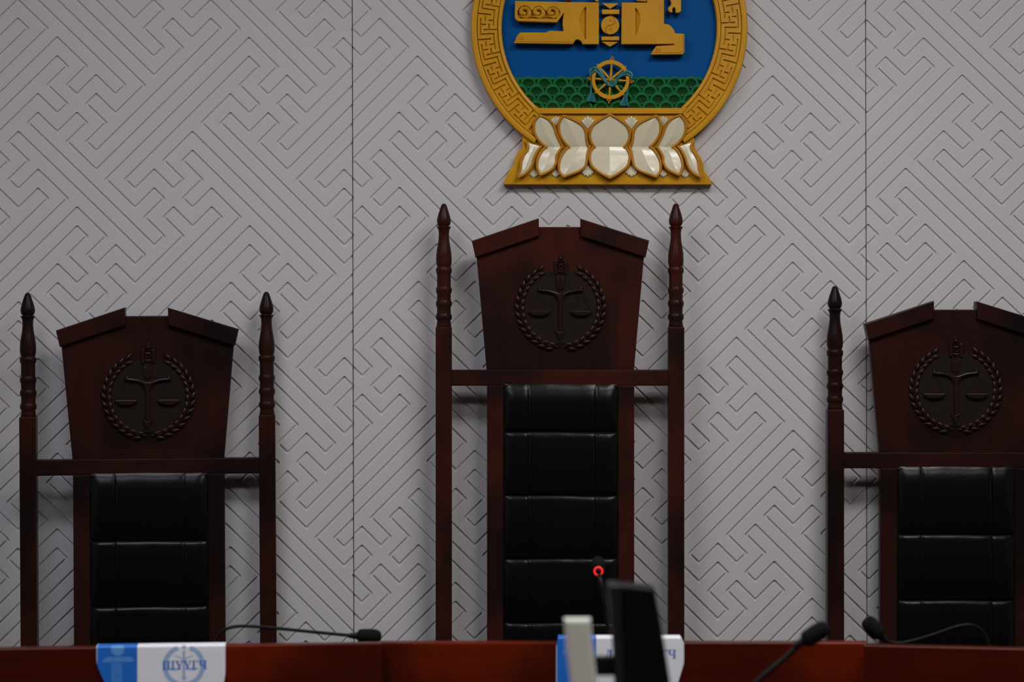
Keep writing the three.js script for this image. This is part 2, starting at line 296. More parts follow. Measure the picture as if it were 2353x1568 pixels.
  const fore = [[1435, 35], [1745, 35], [1745, -212], [1955, -212], [1955, 295], [2010, 305], [2050, 335], [2075, 370], [2090, 412], [2205, 420], [2205, 650], [2180, 672], [1790, 675], [1820, 620], [1858, 570], [2080, 556], [2080, 545], [1430, 548]];
  const horse2 = mesh('horse_forequarters', fin(ext(shape(hs(fore), [hs(lens2)]), 18, 34, 1.4)), M.gold, E);
  mesh('shoulder_hollow', fin(slope(lens2, [1596, 1675], 24, 33.5)), M.gold, horse2);
  groovesOf([[[1805, 652], [1990, 650], [2165, 645], [2188, 630], [2188, 530], [2186, 430]], [[1848, 635], [1872, 592], [1874, 634], [1850, 636]], [[1885, 635], [1908, 592], [1912, 634], [1888, 636]]], 34, 0.9, horse2);
  mesh('horse_head', fin(ext(shape(hs([[2165, -150], [2165, 138], [2140, 160], [2100, 160], [2092, 142], [2097, 115], [2078, 90], [2057, 112], [2060, 155], [2030, 156], [2005, 130], [2004, 100], [2040, 62], [2042, 30], [2030, 0], [2022, -120], [1985, -190], [1955, -215], [1760, -215], [1770, -300], [1850, -370], [1975, -385], [2090, -330], [2150, -240]])), 18, 34, 1.2)), M.gold, E);
  mesh('saddle_corner', fin(ext(shape(hs([[1060, -60], [1150, -60], [1150, 24], [1120, 20]])), 18, 33, 1)), M.gold, E);
  mesh('saddle_edge', fin(ext(shape(hs([[700, -60], [830, -60], [830, 2], [740, 2]])), 18, 30, 1)), M.goldDeep, E);
  mesh('mane_edge', fin(ext(shape(hs([[1610, -60], [1740, -60], [1740, 20], [1620, 12]])), 18, 30, 1)), M.goldDeep, E);
  // middle symbol: triangle, bar, disc, bar, triangle
  mesh('symbol_triangle', fin(ext(shape(hs([[1188, 38], [1405, 38], [1296, 107]])), 16, 27, 1)), M.gold, E);
  mesh('symbol_bar', fin(ext(shape(hs([[1194, 115], [1409, 115], [1409, 172], [1194, 172]])), 16, 27, 1)), M.gold, E);
  mesh('symbol_bar', fin(ext(shape(hs([[1189, 447], [1407, 447], [1405, 495], [1189, 495]])), 16, 27, 1)), M.gold, E);
  mesh('symbol_triangle', fin(ext(shape(hs([[1185, 510], [1397, 513], [1293, 574]])), 16, 27, 1)), M.gold, E);
  { const sun = []; for (let i = 0; i < 40; i++) { const th = R(9 * i); sun.push([1296 + 88 * Math.cos(th), -120 - 88 * Math.sin(th)]); }
    mesh('symbol_sun', fin(ext(shape(hs(sun)), 16, 27, 1)), M.gold, E);
    mesh('symbol_flame', fin(ext(shape(hs([[1230, -250], [1222, -330], [1260, -390], [1296, -480], [1332, -390], [1370, -330], [1362, -250], [1296, -225]])), 16, 27, 1)), M.gold, E); }
  const yy = new THREE.CylinderGeometry(20.8, 21.3, 11, 48); yy.rotateX(Math.PI / 2); { const c = L(hz([1295, 308])); yy.translate(c.x, c.y, 21.5); }
  const sym = mesh('symbol_disc', fin(yy), M.gold, E);
  const sline = []; for (let i = 0; i <= 12; i++) { const th = R(90 - 180 * i / 12); sline.push([1295 + 56 * Math.cos(th), 252 - 56 * Math.sin(th)]); } for (let i = 1; i <= 12; i++) { const th = R(90 + 180 * i / 12); sline.push([1295 + 56 * Math.cos(th), 364 - 56 * Math.sin(th)]); }
  groovesOf([sline], 27.1, 1.3, sym);
  for (const y of [248, 360]) { const g = new THREE.TorusGeometry(2.1, 0.8, 8, 20); const c = L(hz([1297, y])); g.translate(c.x, c.y, 27); mesh('symbol_eye', fin(g), M.goldEdge, sym); }
  // wheel with ribbon, slightly tilted and oval
  const wz = ([x, y]) => [1330 + x / 11.2, 120 + y / 11.2];
  const W0 = L(wz([815, 715]));
  const rim = new THREE.Shape(); rim.absellipse(0, 0, 43.8, 45.3, 0, Math.PI * 2, false, 0); const rh = new THREE.Path(); rh.absellipse(0, 0, 35.4, 35.6, 0, Math.PI * 2, true, 0); rim.holes.push(rh);
  const rg = new THREE.ExtrudeGeometry(rim, { depth: 5, bevelEnabled: true, bevelThickness: 1.2, bevelSize: 1.2, bevelOffset: -1.2, bevelSegments: 2, curveSegments: 40 });
  rg.translate(W0.x, W0.y, 28); const wheel = mesh('wheel', fin(rg), M.gold, E);
  for (let i = 0; i < 8; i++) {
    const g = new THREE.LatheGeometry([[2.2, 3], [3, 12], [2.9, 22], [2.2, 33], [2.5, 38]].map(p => new THREE.Vector2(...p)), 10); g.rotateZ(R(-4 + 45 * i)); g.translate(W0.x, W0.y, 31); mesh('spoke', fin(g), M.gold, wheel);
    const b = []; const dir = R(86 - 45 * i), far = i % 2 ? 45.5 : 47.5; const ball = (r, s, q = 2.6) => { const s1 = new THREE.SphereGeometry(q, 12, 10); s1.translate(W0.x + r * Math.cos(dir) - s * Math.sin(dir), W0.y + r * Math.sin(dir) + s * Math.cos(dir), 31); b.push(s1); };
    if (i % 2) ball(far, 0); else { ball(far, 2.8); ball(far, -2.8); ball(far + 4.8, 0); }
    mesh('rim_bead', fin(merge(b)), M.goldDeep, wheel);
  }
  const hub = new THREE.SphereGeometry(6.6, 20, 14); hub.translate(W0.x, W0.y, 33); mesh('hub', fin(hub), std({ color: new THREE.Color().setRGB(0.32, 0.26, 0.07), roughness: 0.1 }), wheel);
  const rib = (pts, r, zs) => tube(pts.map((q, i) => { const w = L(wz(q)); return [w.x, w.y, zs ? zs[i] : 33]; }), r, 50, 8);
  const ribbon = [[310, 620], [285, 520], [330, 430], [430, 405], [530, 480], [620, 620], [690, 760], [760, 850], [850, 870], [930, 830], [980, 730], [1060, 610], [1180, 525], [1300, 520], [1370, 590], [1350, 690]];
  const ribbon2 = [[340, 560], [360, 510], [430, 495], [500, 540], [590, 650], [650, 740], [740, 800], [830, 815], [900, 790], [960, 700], [1060, 640], [1180, 590], [1280, 590], [1320, 640]];
  mesh('ribbon', fin(merge([rib(ribbon, 3.9), rib(ribbon2, 2.6, ribbon2.map(() => 35))])), M.teal, wheel);
  const tail = (pts, z) => { const g = ext(shape(pts.map(wz)), z, z + 5, 1.5); return g; };
  mesh('ribbon_tail', fin(merge([tail([[300, 700], [325, 760], [345, 1050], [345, 1200], [290, 1285], [185, 1275], [245, 1150], [285, 1000]], 27), tail([[345, 1050], [395, 1080], [465, 1300], [330, 1280], [300, 1270], [345, 1190]], 25)])), M.teal, wheel);
  mesh('ribbon_tail', fin(merge([tail([[1285, 900], [1290, 940], [1262, 1150], [1262, 1290], [1310, 1415], [1235, 1390], [1190, 1270], [1195, 1120], [1225, 990]], 27), tail([[1195, 1040], [1190, 1280], [1230, 1385], [1130, 1385], [1040, 1370], [1110, 1230]], 25)])), M.teal, wheel);
  // lotus
  const pz = ([x, y]) => [1150 + x / 4.706, 230 + y / 4.706];
  const resample = (pts, n) => { const c = new THREE.CatmullRomCurve3(pts.map(p => new THREE.Vector3(p[0], p[1], 0)), false, 'centripetal'); return Array.from({ length: n + 1 }, (_, i) => c.getPointAt(i / n)); };
  const lotus = (left, right, tipRise, base, mirror) => {   // outlines from tip to base, both in zoom units
    const n = 16, A = resample(left, n), B = resample(right, n), q = [], mx = x => mirror ? 2 * 1180 - x : x;
    const pt = (p, z) => { const w = L(pz([mx(p.x), p.y])); return [w.x, w.y, z]; };
    const zed = t => 29 + 12 * (1 - t) ** 0.8;
    const out = [];
    const row = i => { const t = i / n, a = A[i], b = B[i], z = zed(t); const mid = new THREE.Vector3(a.x + (b.x - a.x) * 0.5, a.y + (b.y - a.y) * 0.5); return [pt(a, z - 2), pt({ x: a.x * 0.75 + b.x * 0.25, y: a.y * 0.75 + b.y * 0.25 }, z - 0.6), pt(mid, z + 1.2), pt({ x: a.x * 0.25 + b.x * 0.75, y: a.y * 0.25 + b.y * 0.75 }, z - 0.6), pt(b, z - 2)]; };
    for (let i = 0; i < n; i++) { const r0 = row(i), r1 = row(i + 1); for (let c = 0; c < 4; c++) { q.push(...r0[c], ...r1[c], ...r1[c + 1], ...r0[c], ...r1[c + 1], ...r0[c + 1]); } }
    const pet = mesh('lotus_petal', fin(toCreasedNormals(geoFrom(q), 0.12)), M.petal, E);
    const rimPath = [...A].reverse().concat(B.slice(1));
    const cx = (A[n].x + B[n].x) / 2, cy = (A[0].y + A[n].y) / 2;
    const path = rimPath.map((p, i) => { const t = Math.abs(i - n) / n; const dx = p.x - cx, dy = p.y - cy, l = Math.hypot(dx, dy); return pt({ x: p.x + dx / l * 12, y: p.y + dy / l * 12 }, zed(t) - 0.5); });
    mesh('petal_rim', fin(merge([tube(path, 3.1, 60, 8)])), M.goldEdge, pet);
  };
  const petals = [
    [[[690, 185], [650, 240], [640, 310], [655, 380], [700, 450], [755, 507]], [[690, 185], [760, 215], [830, 250], [880, 290], [912, 350], [925, 430], [950, 507]]],
    [[[430, 180], [385, 230], [370, 280], [375, 340], [400, 400], [450, 460], [510, 507]], [[430, 180], [520, 220], [575, 290], [600, 360], [640, 440], [675, 507]]],
    [[[690, 828], [650, 780], [640, 710], [655, 640], [700, 560], [750, 507]], [[690, 828], [770, 795], [850, 760], [905, 710], [922, 650], [938, 570], [962, 507]]],
    [[[440, 808], [418, 765], [405, 710], [415, 640], [455, 560], [505, 507]], [[440, 808], [520, 770], [570, 730], [590, 690], [602, 620], [635, 555], [668, 507]]],
    [[[195, 832], [225, 745], [235, 665], [268, 592], [300, 545], [300, 500], [275, 455]], [[195, 832], [262, 800], [312, 750], [345, 690], [362, 630], [400, 555], [440, 507]]],
  ];
  const ctrU = [[1180, 176], [1090, 225], [1005, 290], [975, 370], [985, 435], [1030, 507]], ctrD = [[1180, 836], [1080, 780], [1000, 712], [975, 640], [982, 570], [1020, 507]];
  for (const c of [ctrU, ctrD]) lotus(c, c.map(([x, y]) => [2360 - x, y]), 0, 0, false);
  for (const [a, b] of petals) for (const m of [false, true]) lotus(a, b, 0, 0, m);
  for (const m of [false, true]) { const g = new THREE.SphereGeometry(6, 16, 12); g.scale(1, 1, 0.6); const c = L(pz([m ? 2360 - 302 : 302, 555])); g.translate(c.x, c.y, 29); mesh('petal_scroll', fin(g), M.petal, E); }
  // small shells between the petals
  const shell = (x, y, w, h, up) => { for (const m of [false, true]) { const gs = []; for (let i = -2; i <= 2; i++) { const g = new THREE.LatheGeometry([[0.05, 0], [w * 0.035, h * 0.35], [w * 0.1, h * 0.75], [w * 0.1, h * 0.9], [w * 0.05, h], [0.01, h * 1.02]].map(p => new THREE.Vector2(p[0] / 4.706, p[1] / 4.706)), 10); g.scale(1, 1 - Math.abs(i) * 0.07, 0.7); g.rotateZ(-i * R(16)); if (!up) g.rotateZ(Math.PI); const c = L(pz([m ? 2360 - x : x, y])); g.translate(c.x, c.y, 27); gs.push(g); } mesh('petal_shell', fin(merge(gs)), M.petal, E); } };
  shell(945, 312, 170, 138, true); shell(600, 280, 115, 105, true); shell(942, 705, 170, 126, false); shell(598, 752, 115, 82, false); shell(362, 748, 110, 92, false);
}

// ---------------------------------------------------------------- the judges' chairs
const CK = 5.11 / F, CZ = -0.04, CX = 1286.5;
function makeChair(label, position, drop, wide, wood) {
  const t = thing('judge_chair', label, 'chair', position, 'high-backed chairs behind the bench');
  const x = p => (p - CX) * CK * wide, y = p => H - (p - 784) * CK - drop, s = CK * wide;
  const post = c => {
    const q = CK, prof = [[0.01, 467], [3.6, 467.6], [6.6, 472], [9.6, 481], [12.8, 491], [15.2, 500], [16.4, 507], [15.6, 513], [13.4, 517.5], [11.6, 519], [11.6, 520], [16.4, 520.6], [16.4, 522], [14.6, 524.5], [12.6, 529], [11.9, 538], [12.7, 552], [15, 566], [17.6, 582], [18.3, 597], [17.6, 607], [15.5, 613], [16.2, 614.5], [18.2, 616], [18.7, 621], [18.2, 626], [16, 630], [15.9, 659], [17.2, 660.5], [18.6, 664], [18.4, 671], [16.2, 675], [16, 689.5], [17.6, 691.5], [18.8, 696], [18.4, 702], [16.2, 706], [16, 720.5], [17.6, 722.5], [18.8, 727], [18.4, 733], [15.6, 737.5], [16.4, 744], [17.6, 751.5], [14, 752]].map(([r, p]) => new THREE.Vector2(r * q * wide, y(p))).reverse();
    const g = new THREE.LatheGeometry(prof, 40); g.deleteAttribute('uv'); g.translate(x(c), 0, 0.115);
    const top = y(751.5), b = box(37 * s, top, 0.038, x(c), top / 2, 0.115, 0.003);
    mesh('post', [boxUV(g), b], wood, t);
  };
  post(1019.5); post(1554);
  mesh('rail', box(x(1540) - x(1034), y(850) - y(887), 0.03, x(1287), y(868.5), 0.115, 0.003, true), wood, t);
  const S = (pts, z0, z1, bev = 0.0025) => { const sh = new THREE.Shape(pts.map(([a, b]) => new THREE.Vector2(x(a), y(b)))); const g = new THREE.ExtrudeGeometry(sh, { depth: z1 - z0 - 2 * bev, bevelEnabled: true, bevelThickness: bev, bevelSize: bev, bevelOffset: -bev, bevelSegments: 2 }); g.translate(0, 0, z0 + bev); g.deleteAttribute('uv'); return boxUV(g); };
  const head = mesh('headboard', S([[1118, 852], [1095, 590], [1094, 560], [1238, 521.5], [1333.5, 521.5], [1481, 560], [1480, 590], [1457, 852]], 0.103, 0.127), wood, t);
  mesh('wing', S([[1084, 554], [1238, 502], [1238.5, 543], [1092.5, 592]], 0.101, 0.139), wood, t);
  mesh('wing', S([[1333.5, 503], [1491.5, 553], [1483, 592], [1334, 543.5]], 0.101, 0.139), wood, t);
  // carved court emblem: disc, wreath of leaves, arrow with scales
  const ez = (a, b) => [1170 + (a + 0) / 6.27 - 2, 570 + b / 6.27];
  const cx0 = 1288.4, cy0 = 705.6;
  const disc = new THREE.CylinderGeometry(84 * CK, 86 * CK, 0.003, 64); disc.rotateX(Math.PI / 2); disc.scale(wide, 1, 1); disc.translate(x(cx0), y(cy0), 0.1275);
  const carv = mesh('carved_emblem', disc, M.disc, t);
  const branch = []; for (const sg of [-1, 1]) { const pts = []; for (let a = 0; a <= 20; a++) { const th = R(-90 + sg * (4 + 148 * a / 20)); pts.push([x(cx0 + 92 * Math.cos(th)), y(cy0 - 92 * Math.sin(th)), 0.13]); } branch.push(tube(pts, 0.0018, 40, 6)); }
  mesh('branch', branch, M.carve, carv);
  const lg = new THREE.LatheGeometry([[0, 0], [2.2, 2.5], [4.3, 7.5], [4.5, 12], [3, 18], [1, 22.5], [0, 24]].map(p => new THREE.Vector2(p[0] * CK, p[1] * CK)), 10); lg.scale(1.25, 1, 1.3); lg.deleteAttribute('uv'); boxUV(lg);
  for (const sg of [-1, 1]) for (let i = 0; i < 14; i++) for (const o of [-1, 1]) {
    const a = 5 + 10.6 * i + (o > 0 ? 4 : 0), th = R(-90 + sg * a), rr = 93 + o * 3.2, tx = -Math.sin(th) * sg, ty = Math.cos(th) * sg, ang = Math.atan2(ty, tx) - sg * o * R(15);
    const l = mesh('leaf', lg, M.carve, carv); l.position.set(x(cx0 + rr * Math.cos(th)), y(cy0 - rr * Math.sin(th)), 0.1285); l.rotation.z = ang - Math.PI / 2;
  }
  const P = (pts, z0, z1, bev = 0.0012) => S(pts.map(q => ez(...q)), z0, z1, bev);
  const spl = (p, n) => new THREE.CatmullRomCurve3(p.map(q => new THREE.Vector3(q[0], q[1], 0))).getPoints(n).map(v => [v.x, v.y]);
  const arm = m => [[748, 790], ...spl([[772, 790], [784, 740], [815, 695], [870, 660], [940, 640], [1035, 632]], 20), ...spl([[1038, 596], [960, 602], [890, 614], [830, 634], [785, 650], [748, 655]], 16)].map(([a, b]) => m ? [1500 - a, b] : [a, b]);
  const ballAt = (a, b, r) => { const [u, v] = ez(a, b), g = new THREE.SphereGeometry(r * CK, 14, 10); g.translate(x(u), y(v), 0.131); return g; };
  const pan = (c) => { const p = []; for (let i = 0; i <= 14; i++) { const th = Math.PI * i / 14; p.push([c + 152 * Math.cos(th), 918 + 72 * Math.sin(th)]); } return P([...p, [c - 152, 905], [c + 152, 905]], 0.127, 0.138, 0.003); };
  const str = (a, b, c, d) => tube([[...ez(a, b)], [...ez((a + c) / 2, (b + d) / 2)], [...ez(c, d)]].map(([u, v]) => [x(u), y(v), 0.1295]), 0.0007, 6, 5);
  mesh('scales', [P(arm(false), 0.127, 0.137, 0.002), P(arm(true), 0.127, 0.137, 0.002), ballAt(455, 608, 5.5), ballAt(458, 578, 4.2), ballAt(1045, 608, 5.5), ballAt(1048, 576, 4.2), pan(448), pan(1045), str(460, 640, 582, 905), str(1060, 640, 1180, 905), str(455, 640, 320, 905), str(1045, 640, 915, 905)], M.carve, carv);
  const fl = m => [[740, 608], [690, 570], [690, 400], [728, 440], [740, 440]].map(([a, b]) => m ? [1496 - a, b] : [a, b]);
  mesh('arrow', [P([[722, 700], [778, 700], [774, 1210], [726, 1210]], 0.127, 0.136, 0.003), P([[680, 1195], [745, 1215], [808, 1195], [745, 1345]], 0.127, 0.135), P(fl(false), 0.127, 0.133), P(fl(true), 0.127, 0.133), P([[740, 405], [756, 405], [758, 700], [738, 700]], 0.127, 0.134)], M.carve, carv);
  const ring = new THREE.TorusGeometry(4.6 * CK, 0.0014, 8, 24); { const [u, v] = ez(758, 275); ring.translate(x(u), y(v), 0.132); }
  mesh('carved_symbol', [P([[662, 180], [700, 190], [700, 378], [664, 378]], 0.126, 0.134), P([[848, 180], [810, 190], [810, 378], [846, 378]], 0.126, 0.134), P([[715, 225], [797, 225], [797, 240], [715, 240]], 0.126, 0.133), P([[715, 330], [797, 330], [797, 345], [715, 345]], 0.126, 0.133), P([[715, 352], [797, 352], [756, 378]], 0.126, 0.133), P([[715, 192], [797, 192], [756, 216]], 0.126, 0.133), ring, ballAt(756, 150, 5), P([[725, 120], [756, 68], [787, 120], [756, 140]], 0.126, 0.132)], M.carve, carv);
  // back frame and leather
  const bot = 0.36;
  for (const [a, b] of [[1119, 1160], [1419, 1457.5]]) { const w = x(b) - x(a), h = y(886) - bot; mesh('back_stile', box(w, h, 0.03, (x(a) + x(b)) / 2, bot + h / 2, 0.115, 0.003), wood, t); }
  mesh('lower_rail', box(x(1540) - x(1034), 0.05, 0.03, x(1287), bot + 0.02, 0.115, 0.003, true), wood, t);
  const core = mesh('leather_back', box(x(1421) - x(1156), y(884) - bot - 0.02, 0.028, (x(1421) + x(1156)) / 2, (y(884) + bot + 0.02) / 2, 0.119, 0.004), M.leather, t);
  const cols = [[1156, 1213], [1213, 1368], [1368, 1421]], rowsY = []; const top = y(883.5), pitch = 146 * CK;
  { let yy = top, h = drop > 0.05 ? 155 * CK : 109 * CK; while (yy > bot + 0.05) { const b = Math.max(bot + 0.03, yy - h); rowsY.push([yy, b]); yy = b; h = drop > 0.05 ? 151 * CK : pitch; } }
  rowsY.forEach(([ya, yb], ri) => cols.forEach(([a, b], ci) => {
    const nx = ci === 1 ? 26 : 14, ny = 20, p = [], idx = [], x0 = x(a), x1 = x(b), B = 0.012;
    for (let j = 0; j <= ny; j++) for (let i = 0; i <= nx; i++) {
      const uu = i / nx, vv = j / ny, eu = 0.5 - 0.5 * Math.cos(Math.PI * uu), ev = 0.5 - 0.5 * Math.cos(Math.PI * vv);
      let X = x0 + (x1 - x0) * eu, Y = ya + (yb - ya) * ev;
      const outer = ci === 0 ? 1 - eu : ci === 2 ? eu : 0;
      const px = d => 1 - Math.exp(-d / 0.0024), du = Math.min(eu, 1 - eu) * (x1 - x0), dv0 = ev * (ya - yb), dv1 = (1 - ev) * (ya - yb);
      let z = 0.132 + B * (0.35 + 0.65 * Math.sin(Math.PI * Math.min(1, Math.max(0, 0.08 + 0.84 * ev)))) * (ri === 0 ? 1 - Math.exp(-dv0 / 0.011) : px(dv0)) * px(dv1) * (ci === 1 ? 0.72 + 0.28 * px(du) : 1) ;
      const dOut = (1 - outer) * (x1 - x0); if (ci !== 1) { z = 0.128 + (z - 0.128) * Math.min(1, Math.sqrt(Math.max(0, 1 - Math.pow(1 - Math.min(1, dOut / 0.028), 2)))); z -= 0.0022 * (1 - px(Math.abs((x1 - x0) * (1 - outer === 0 ? 0 : 1) * outer === 0 ? (x1 - x0) : (x1 - x0) * (1 - (ci === 0 ? eu : 1 - eu))))) ; }
      z += 0.0012 * (fbm((X + 1) % 1, (Y + 1) % 1, 9, 101 + ri) - 0.5) + 0.002 * (vnoise(X * 30, ri * 7 + 3, 64, 64, 5) - 0.5) * Math.exp(-dv0 / 0.012);
      const sag = 0.004 * (vnoise(X * 12 + 9, ri * 3, 64, 64, 8) - 0.5) * (ri > 0 ? 1 : 0.4) * Math.exp(-dv0 / 0.03); Y += sag;
      p.push(X, Y, z);
    }
    for (let j = 0; j < ny; j++) for (let i = 0; i < nx; i++) { const n = j * (nx + 1) + i; idx.push(n, n + nx + 1, n + nx + 2, n, n + nx + 2, n + 1); }
    const g = new THREE.BufferGeometry(); g.setAttribute('position', new THREE.Float32BufferAttribute(p, 3)); g.setIndex(idx); g.computeVertexNormals(); boxUV(g);
    mesh('leather_pad', g, M.leather, core);
  }));
  // seat, arms and legs, behind the bench
  mesh('seat', [box(x(1560) - x(1012), 0.06, 0.5, x(1287), 0.40, 0.37, 0.006)], wood, t);
  mesh('seat_cushion', box(x(1530) - x(1042), 0.08, 0.46, x(1287), 0.465, 0.385, 0.03), M.leather, t);
  for (const c of [1019.5, 1554]) { mesh('front_leg', box(0.04, 0.53, 0.04, x(c), 0.265, 0.6, 0.004), wood, t); mesh('armrest', box(0.045, 0.03, 0.52, x(c), 0.545, 0.37, 0.01), wood, t); }
  return t;
}
makeChair('tall dark wooden judge chair in the middle, its carved back highest, under the gold emblem', [(1286.5 - 1176.5) * CK, 0, CZ], 0, 1, M.wood);
const chairL = makeChair('dark wooden judge chair on the left, behind the white and blue name sign', [(343 - 1176.5) * CK - 0.0145, 0, CZ], 204.5 * CK, 1.018, M.woodDark);
chairL.rotation.z = R(0.35); chairL.rotation.y = R(5);
chairL.position.x += 1.08 * Math.sin(R(0.35));
makeChair('dark wooden judge chair on the right, cut off by the edge of the picture', [(2194.5 - 1176.5) * CK, 0, CZ], 190 * CK, 1.026, M.woodDark);

// ---------------------------------------------------------------- the bench in three sections
const BY = 0.8105;
function bench(label, x, z, turn, x0, x1, h = BY) {
  const t = thing('judge_bench', label, 'bench', [x, 0, z], 'sections of the judges\' bench'); t.rotation.y = turn;
  mesh('front_panel', box(x1 - x0, h, 0.028, (x0 + x1) / 2, h / 2, -0.014, 0.004, true), M.bench, t);
  mesh('worktop', box(x1 - x0 - 0.05, 0.03, 0.45, (x0 + x1) / 2, 0.70, -0.253, 0.004, true), M.bench, t);
  for (const e of [x0 + 0.045, x1 - 0.045]) mesh('end_panel', box(0.026, 0.683, 0.42, e, 0.3415, -0.245, 0.003), M.bench, t);
  return t;
}
const benchC = bench('middle section of the red-brown bench, in front of the tallest chair', 0.199, D - 3.911, 0, -0.438, 0.442, BY - 0.0025);
const benchL = bench('left section of the red-brown bench with the fully visible name sign', -0.2317, D - 3.881, 0.098, -1.5, 0);
const benchR = bench('right section of the red-brown bench, below the right chair', 0.624, D - 3.859, -0.159, 0, 1.5);

// ---------------------------------------------------------------- name signs draped over the bench
function signTex(text, x0, x1, dy = 0) {
  const c = document.createElement('canvas'); c.width = 1200; c.height = 800; const g = c.getContext('2d'), u = 4;      // 4 canvas px per photo px; y 0 = back end
  g.fillStyle = '#eef0f7'; g.fillRect(0, 0, 1200, 800);
  g.fillStyle = '#1c6fd0'; g.fillRect(5, 0, 363, 800);
  const T = 200;                                                                                                  // the fold
  g.strokeStyle = 'rgba(200,220,245,0.55)'; g.fillStyle = 'rgba(200,220,245,0.35)'; g.lineWidth = 6;
  g.beginPath(); g.arc(190, T + 8, 54, 0, 7); g.fill(); g.stroke();
  g.fillStyle = 'rgba(120,170,225,0.55)'; g.beginPath(); g.arc(190, T + 8, 34, 0, 7); g.fill();
  g.fillStyle = 'rgba(200,220,245,0.33)'; g.beginPath(); g.moveTo(50, T + 118); g.lineTo(90, T + 78); g.lineTo(310, T + 78); g.lineTo(345, T + 110); g.lineTo(330, T + 124); g.lineTo(60, T + 128); g.fill();
  for (let r = 0; r < 14; r++) { g.fillRect(132, T + 140 + r * 22, 100, 12); }
  // court emblem: wreath, arrow, scales
  const cx = 790, cy = T + 170; g.strokeStyle = '#9fbbe0'; g.lineCap = 'butt'; g.lineWidth = 44;
  g.beginPath(); g.arc(cx, cy, 172, R(-72), R(90 - 4)); g.stroke(); g.beginPath(); g.arc(cx, cy, 172, R(94), R(252)); g.stroke();
  g.fillStyle = '#9fbbe0'; g.fillRect(cx - 18, cy - 200, 36, 44); g.fillRect(cx - 12, cy - 140, 24, 250);
  g.beginPath(); g.moveTo(cx - 26, cy + 100); g.lineTo(cx + 26, cy + 100); g.lineTo(cx, cy + 150); g.fill();
  g.lineWidth = 12; g.beginPath(); g.moveTo(cx - 84, cy - 92); g.quadraticCurveTo(cx, cy - 70, cx, cy - 30); g.quadraticCurveTo(cx, cy - 70, cx + 84, cy - 92); g.stroke();
  for (const s of [-1, 1]) { g.beginPath(); g.ellipse(cx + s * 84, cy + 20, 50, 24, 0, 0, Math.PI); g.fill(); }
  g.fillStyle = '#2a63bd'; g.font = 'bold 112px serif'; g.textBaseline = 'alphabetic'; g.save(); const w = g.measureText(text).width; g.translate(x0, T + 204 + dy); g.scale((x1 - x0) / w, 1); g.fillText(text, 0, 0); g.restore();
  const t = new THREE.CanvasTexture(c); t.colorSpace = THREE.SRGBColorSpace; t.anisotropy = 4; return t;
}
function nameSign(label, bn, xl, wpx, d, rise, tex, taper) {
  const s = thing('name_sign', label, 'sign', [0, 0, 0], 'white and blue name signs'); s.position.copy(bn.position); s.rotation.y = bn.rotation.y;
  const k = d / F, w = wpx * k, prof = [], off = 0.0022, back = -0.028 - off, r = 0.004;
  // path: back flap (50 px), over the top board, front flap (150 px)
  const yT = BY + rise; prof.push([back, yT - 46 * k]); prof.push([back, yT - 0.008]); for (let i = 1; i <= 6; i++) { const a = R(180 - 90 * i / 6); prof.push([back + r + r * Math.cos(a), yT - r + r * Math.sin(a)]); }
  const fr = off; for (let i = 0; i <= 6; i++) { const a = R(90 - 90 * i / 6); prof.push([fr - r + r * Math.cos(a), yT - r + r * Math.sin(a)]); }
  for (let i = 1; i <= 16; i++) prof.push([fr + 0.0015 * (i / 16), yT - r - (146 * k - r) * i / 16]);
  const len = [0]; for (let i = 1; i < prof.length; i++) len.push(len[i - 1] + Math.hypot(prof[i][0] - prof[i - 1][0], prof[i][1] - prof[i - 1][1]));
  const pos = [], uv = [], idx = [], nx = 24; const top = len[len.length - 1];
  for (const side of [0, 1]) for (let i = 0; i < prof.length; i++) for (let j = 0; j <= nx; j++) {
    const u = j / nx, fall = Math.max(0, (yT - prof[i][1]) / k) * (prof[i][0] > -0.01 ? 1 : 0);
    const [l, rr] = taper(fall), X = (l + (wpx - rr - l) * u) * k;
    const curl = side ? -0.0008 : 0; pos.push(xl + X, prof[i][1] + (i > 1 && i < 15 ? curl : 0), prof[i][0] + (i < 3 ? -curl : curl) + 0.0012 * (prof[i][0] > 0 ? Math.sin(u * 7) * 0.3 : 0));
    uv.push((l + (wpx - rr - l) * u) / 300, 1 - Math.min(1, (50 * k + (len[i] - (46 * k + 0.033))) / (200 * k)));
  }
  const N = prof.length * (nx + 1);
  for (const side of [0, 1]) for (let i = 0; i + 1 < prof.length; i++) for (let j = 0; j < nx; j++) { const a = side * N + i * (nx + 1) + j, b = a + 1, c = a + nx + 1, e = c + 1; side ? idx.push(a, b, c, b, e, c) : idx.push(a, c, b, b, c, e); }
  for (let i = 0; i + 1 < prof.length; i++) for (const j of [0, nx]) { const a = i * (nx + 1) + j, c = a + nx + 1; idx.push(a, c, a + N, c, c + N, a + N); }
  for (const i of [0, prof.length - 1]) for (let j = 0; j < nx; j++) { const a = i * (nx + 1) + j; idx.push(a, a + 1, a + N, a + 1, a + 1 + N, a + N); }
  const g = new THREE.BufferGeometry(); g.setAttribute('position', new THREE.Float32BufferAttribute(pos, 3)); g.setAttribute('uv', new THREE.Float32BufferAttribute(uv, 2)); g.setIndex(idx); g.computeVertexNormals();
  mesh('sheet', g, std({ map: tex, roughness: 0.45 }), s); return s;
}
nameSign('white name sign with blue strip and wreath, fully in view on the left bench', benchL, -0.502, 292, 3.85, 0.002, signTex('ШYYГЧ', 590, 1004), f => [f > 36 ? (f - 36) ** 1.25 * 0.15 : 0, f > 66 ? (f - 66) * 0.16 : 0]);
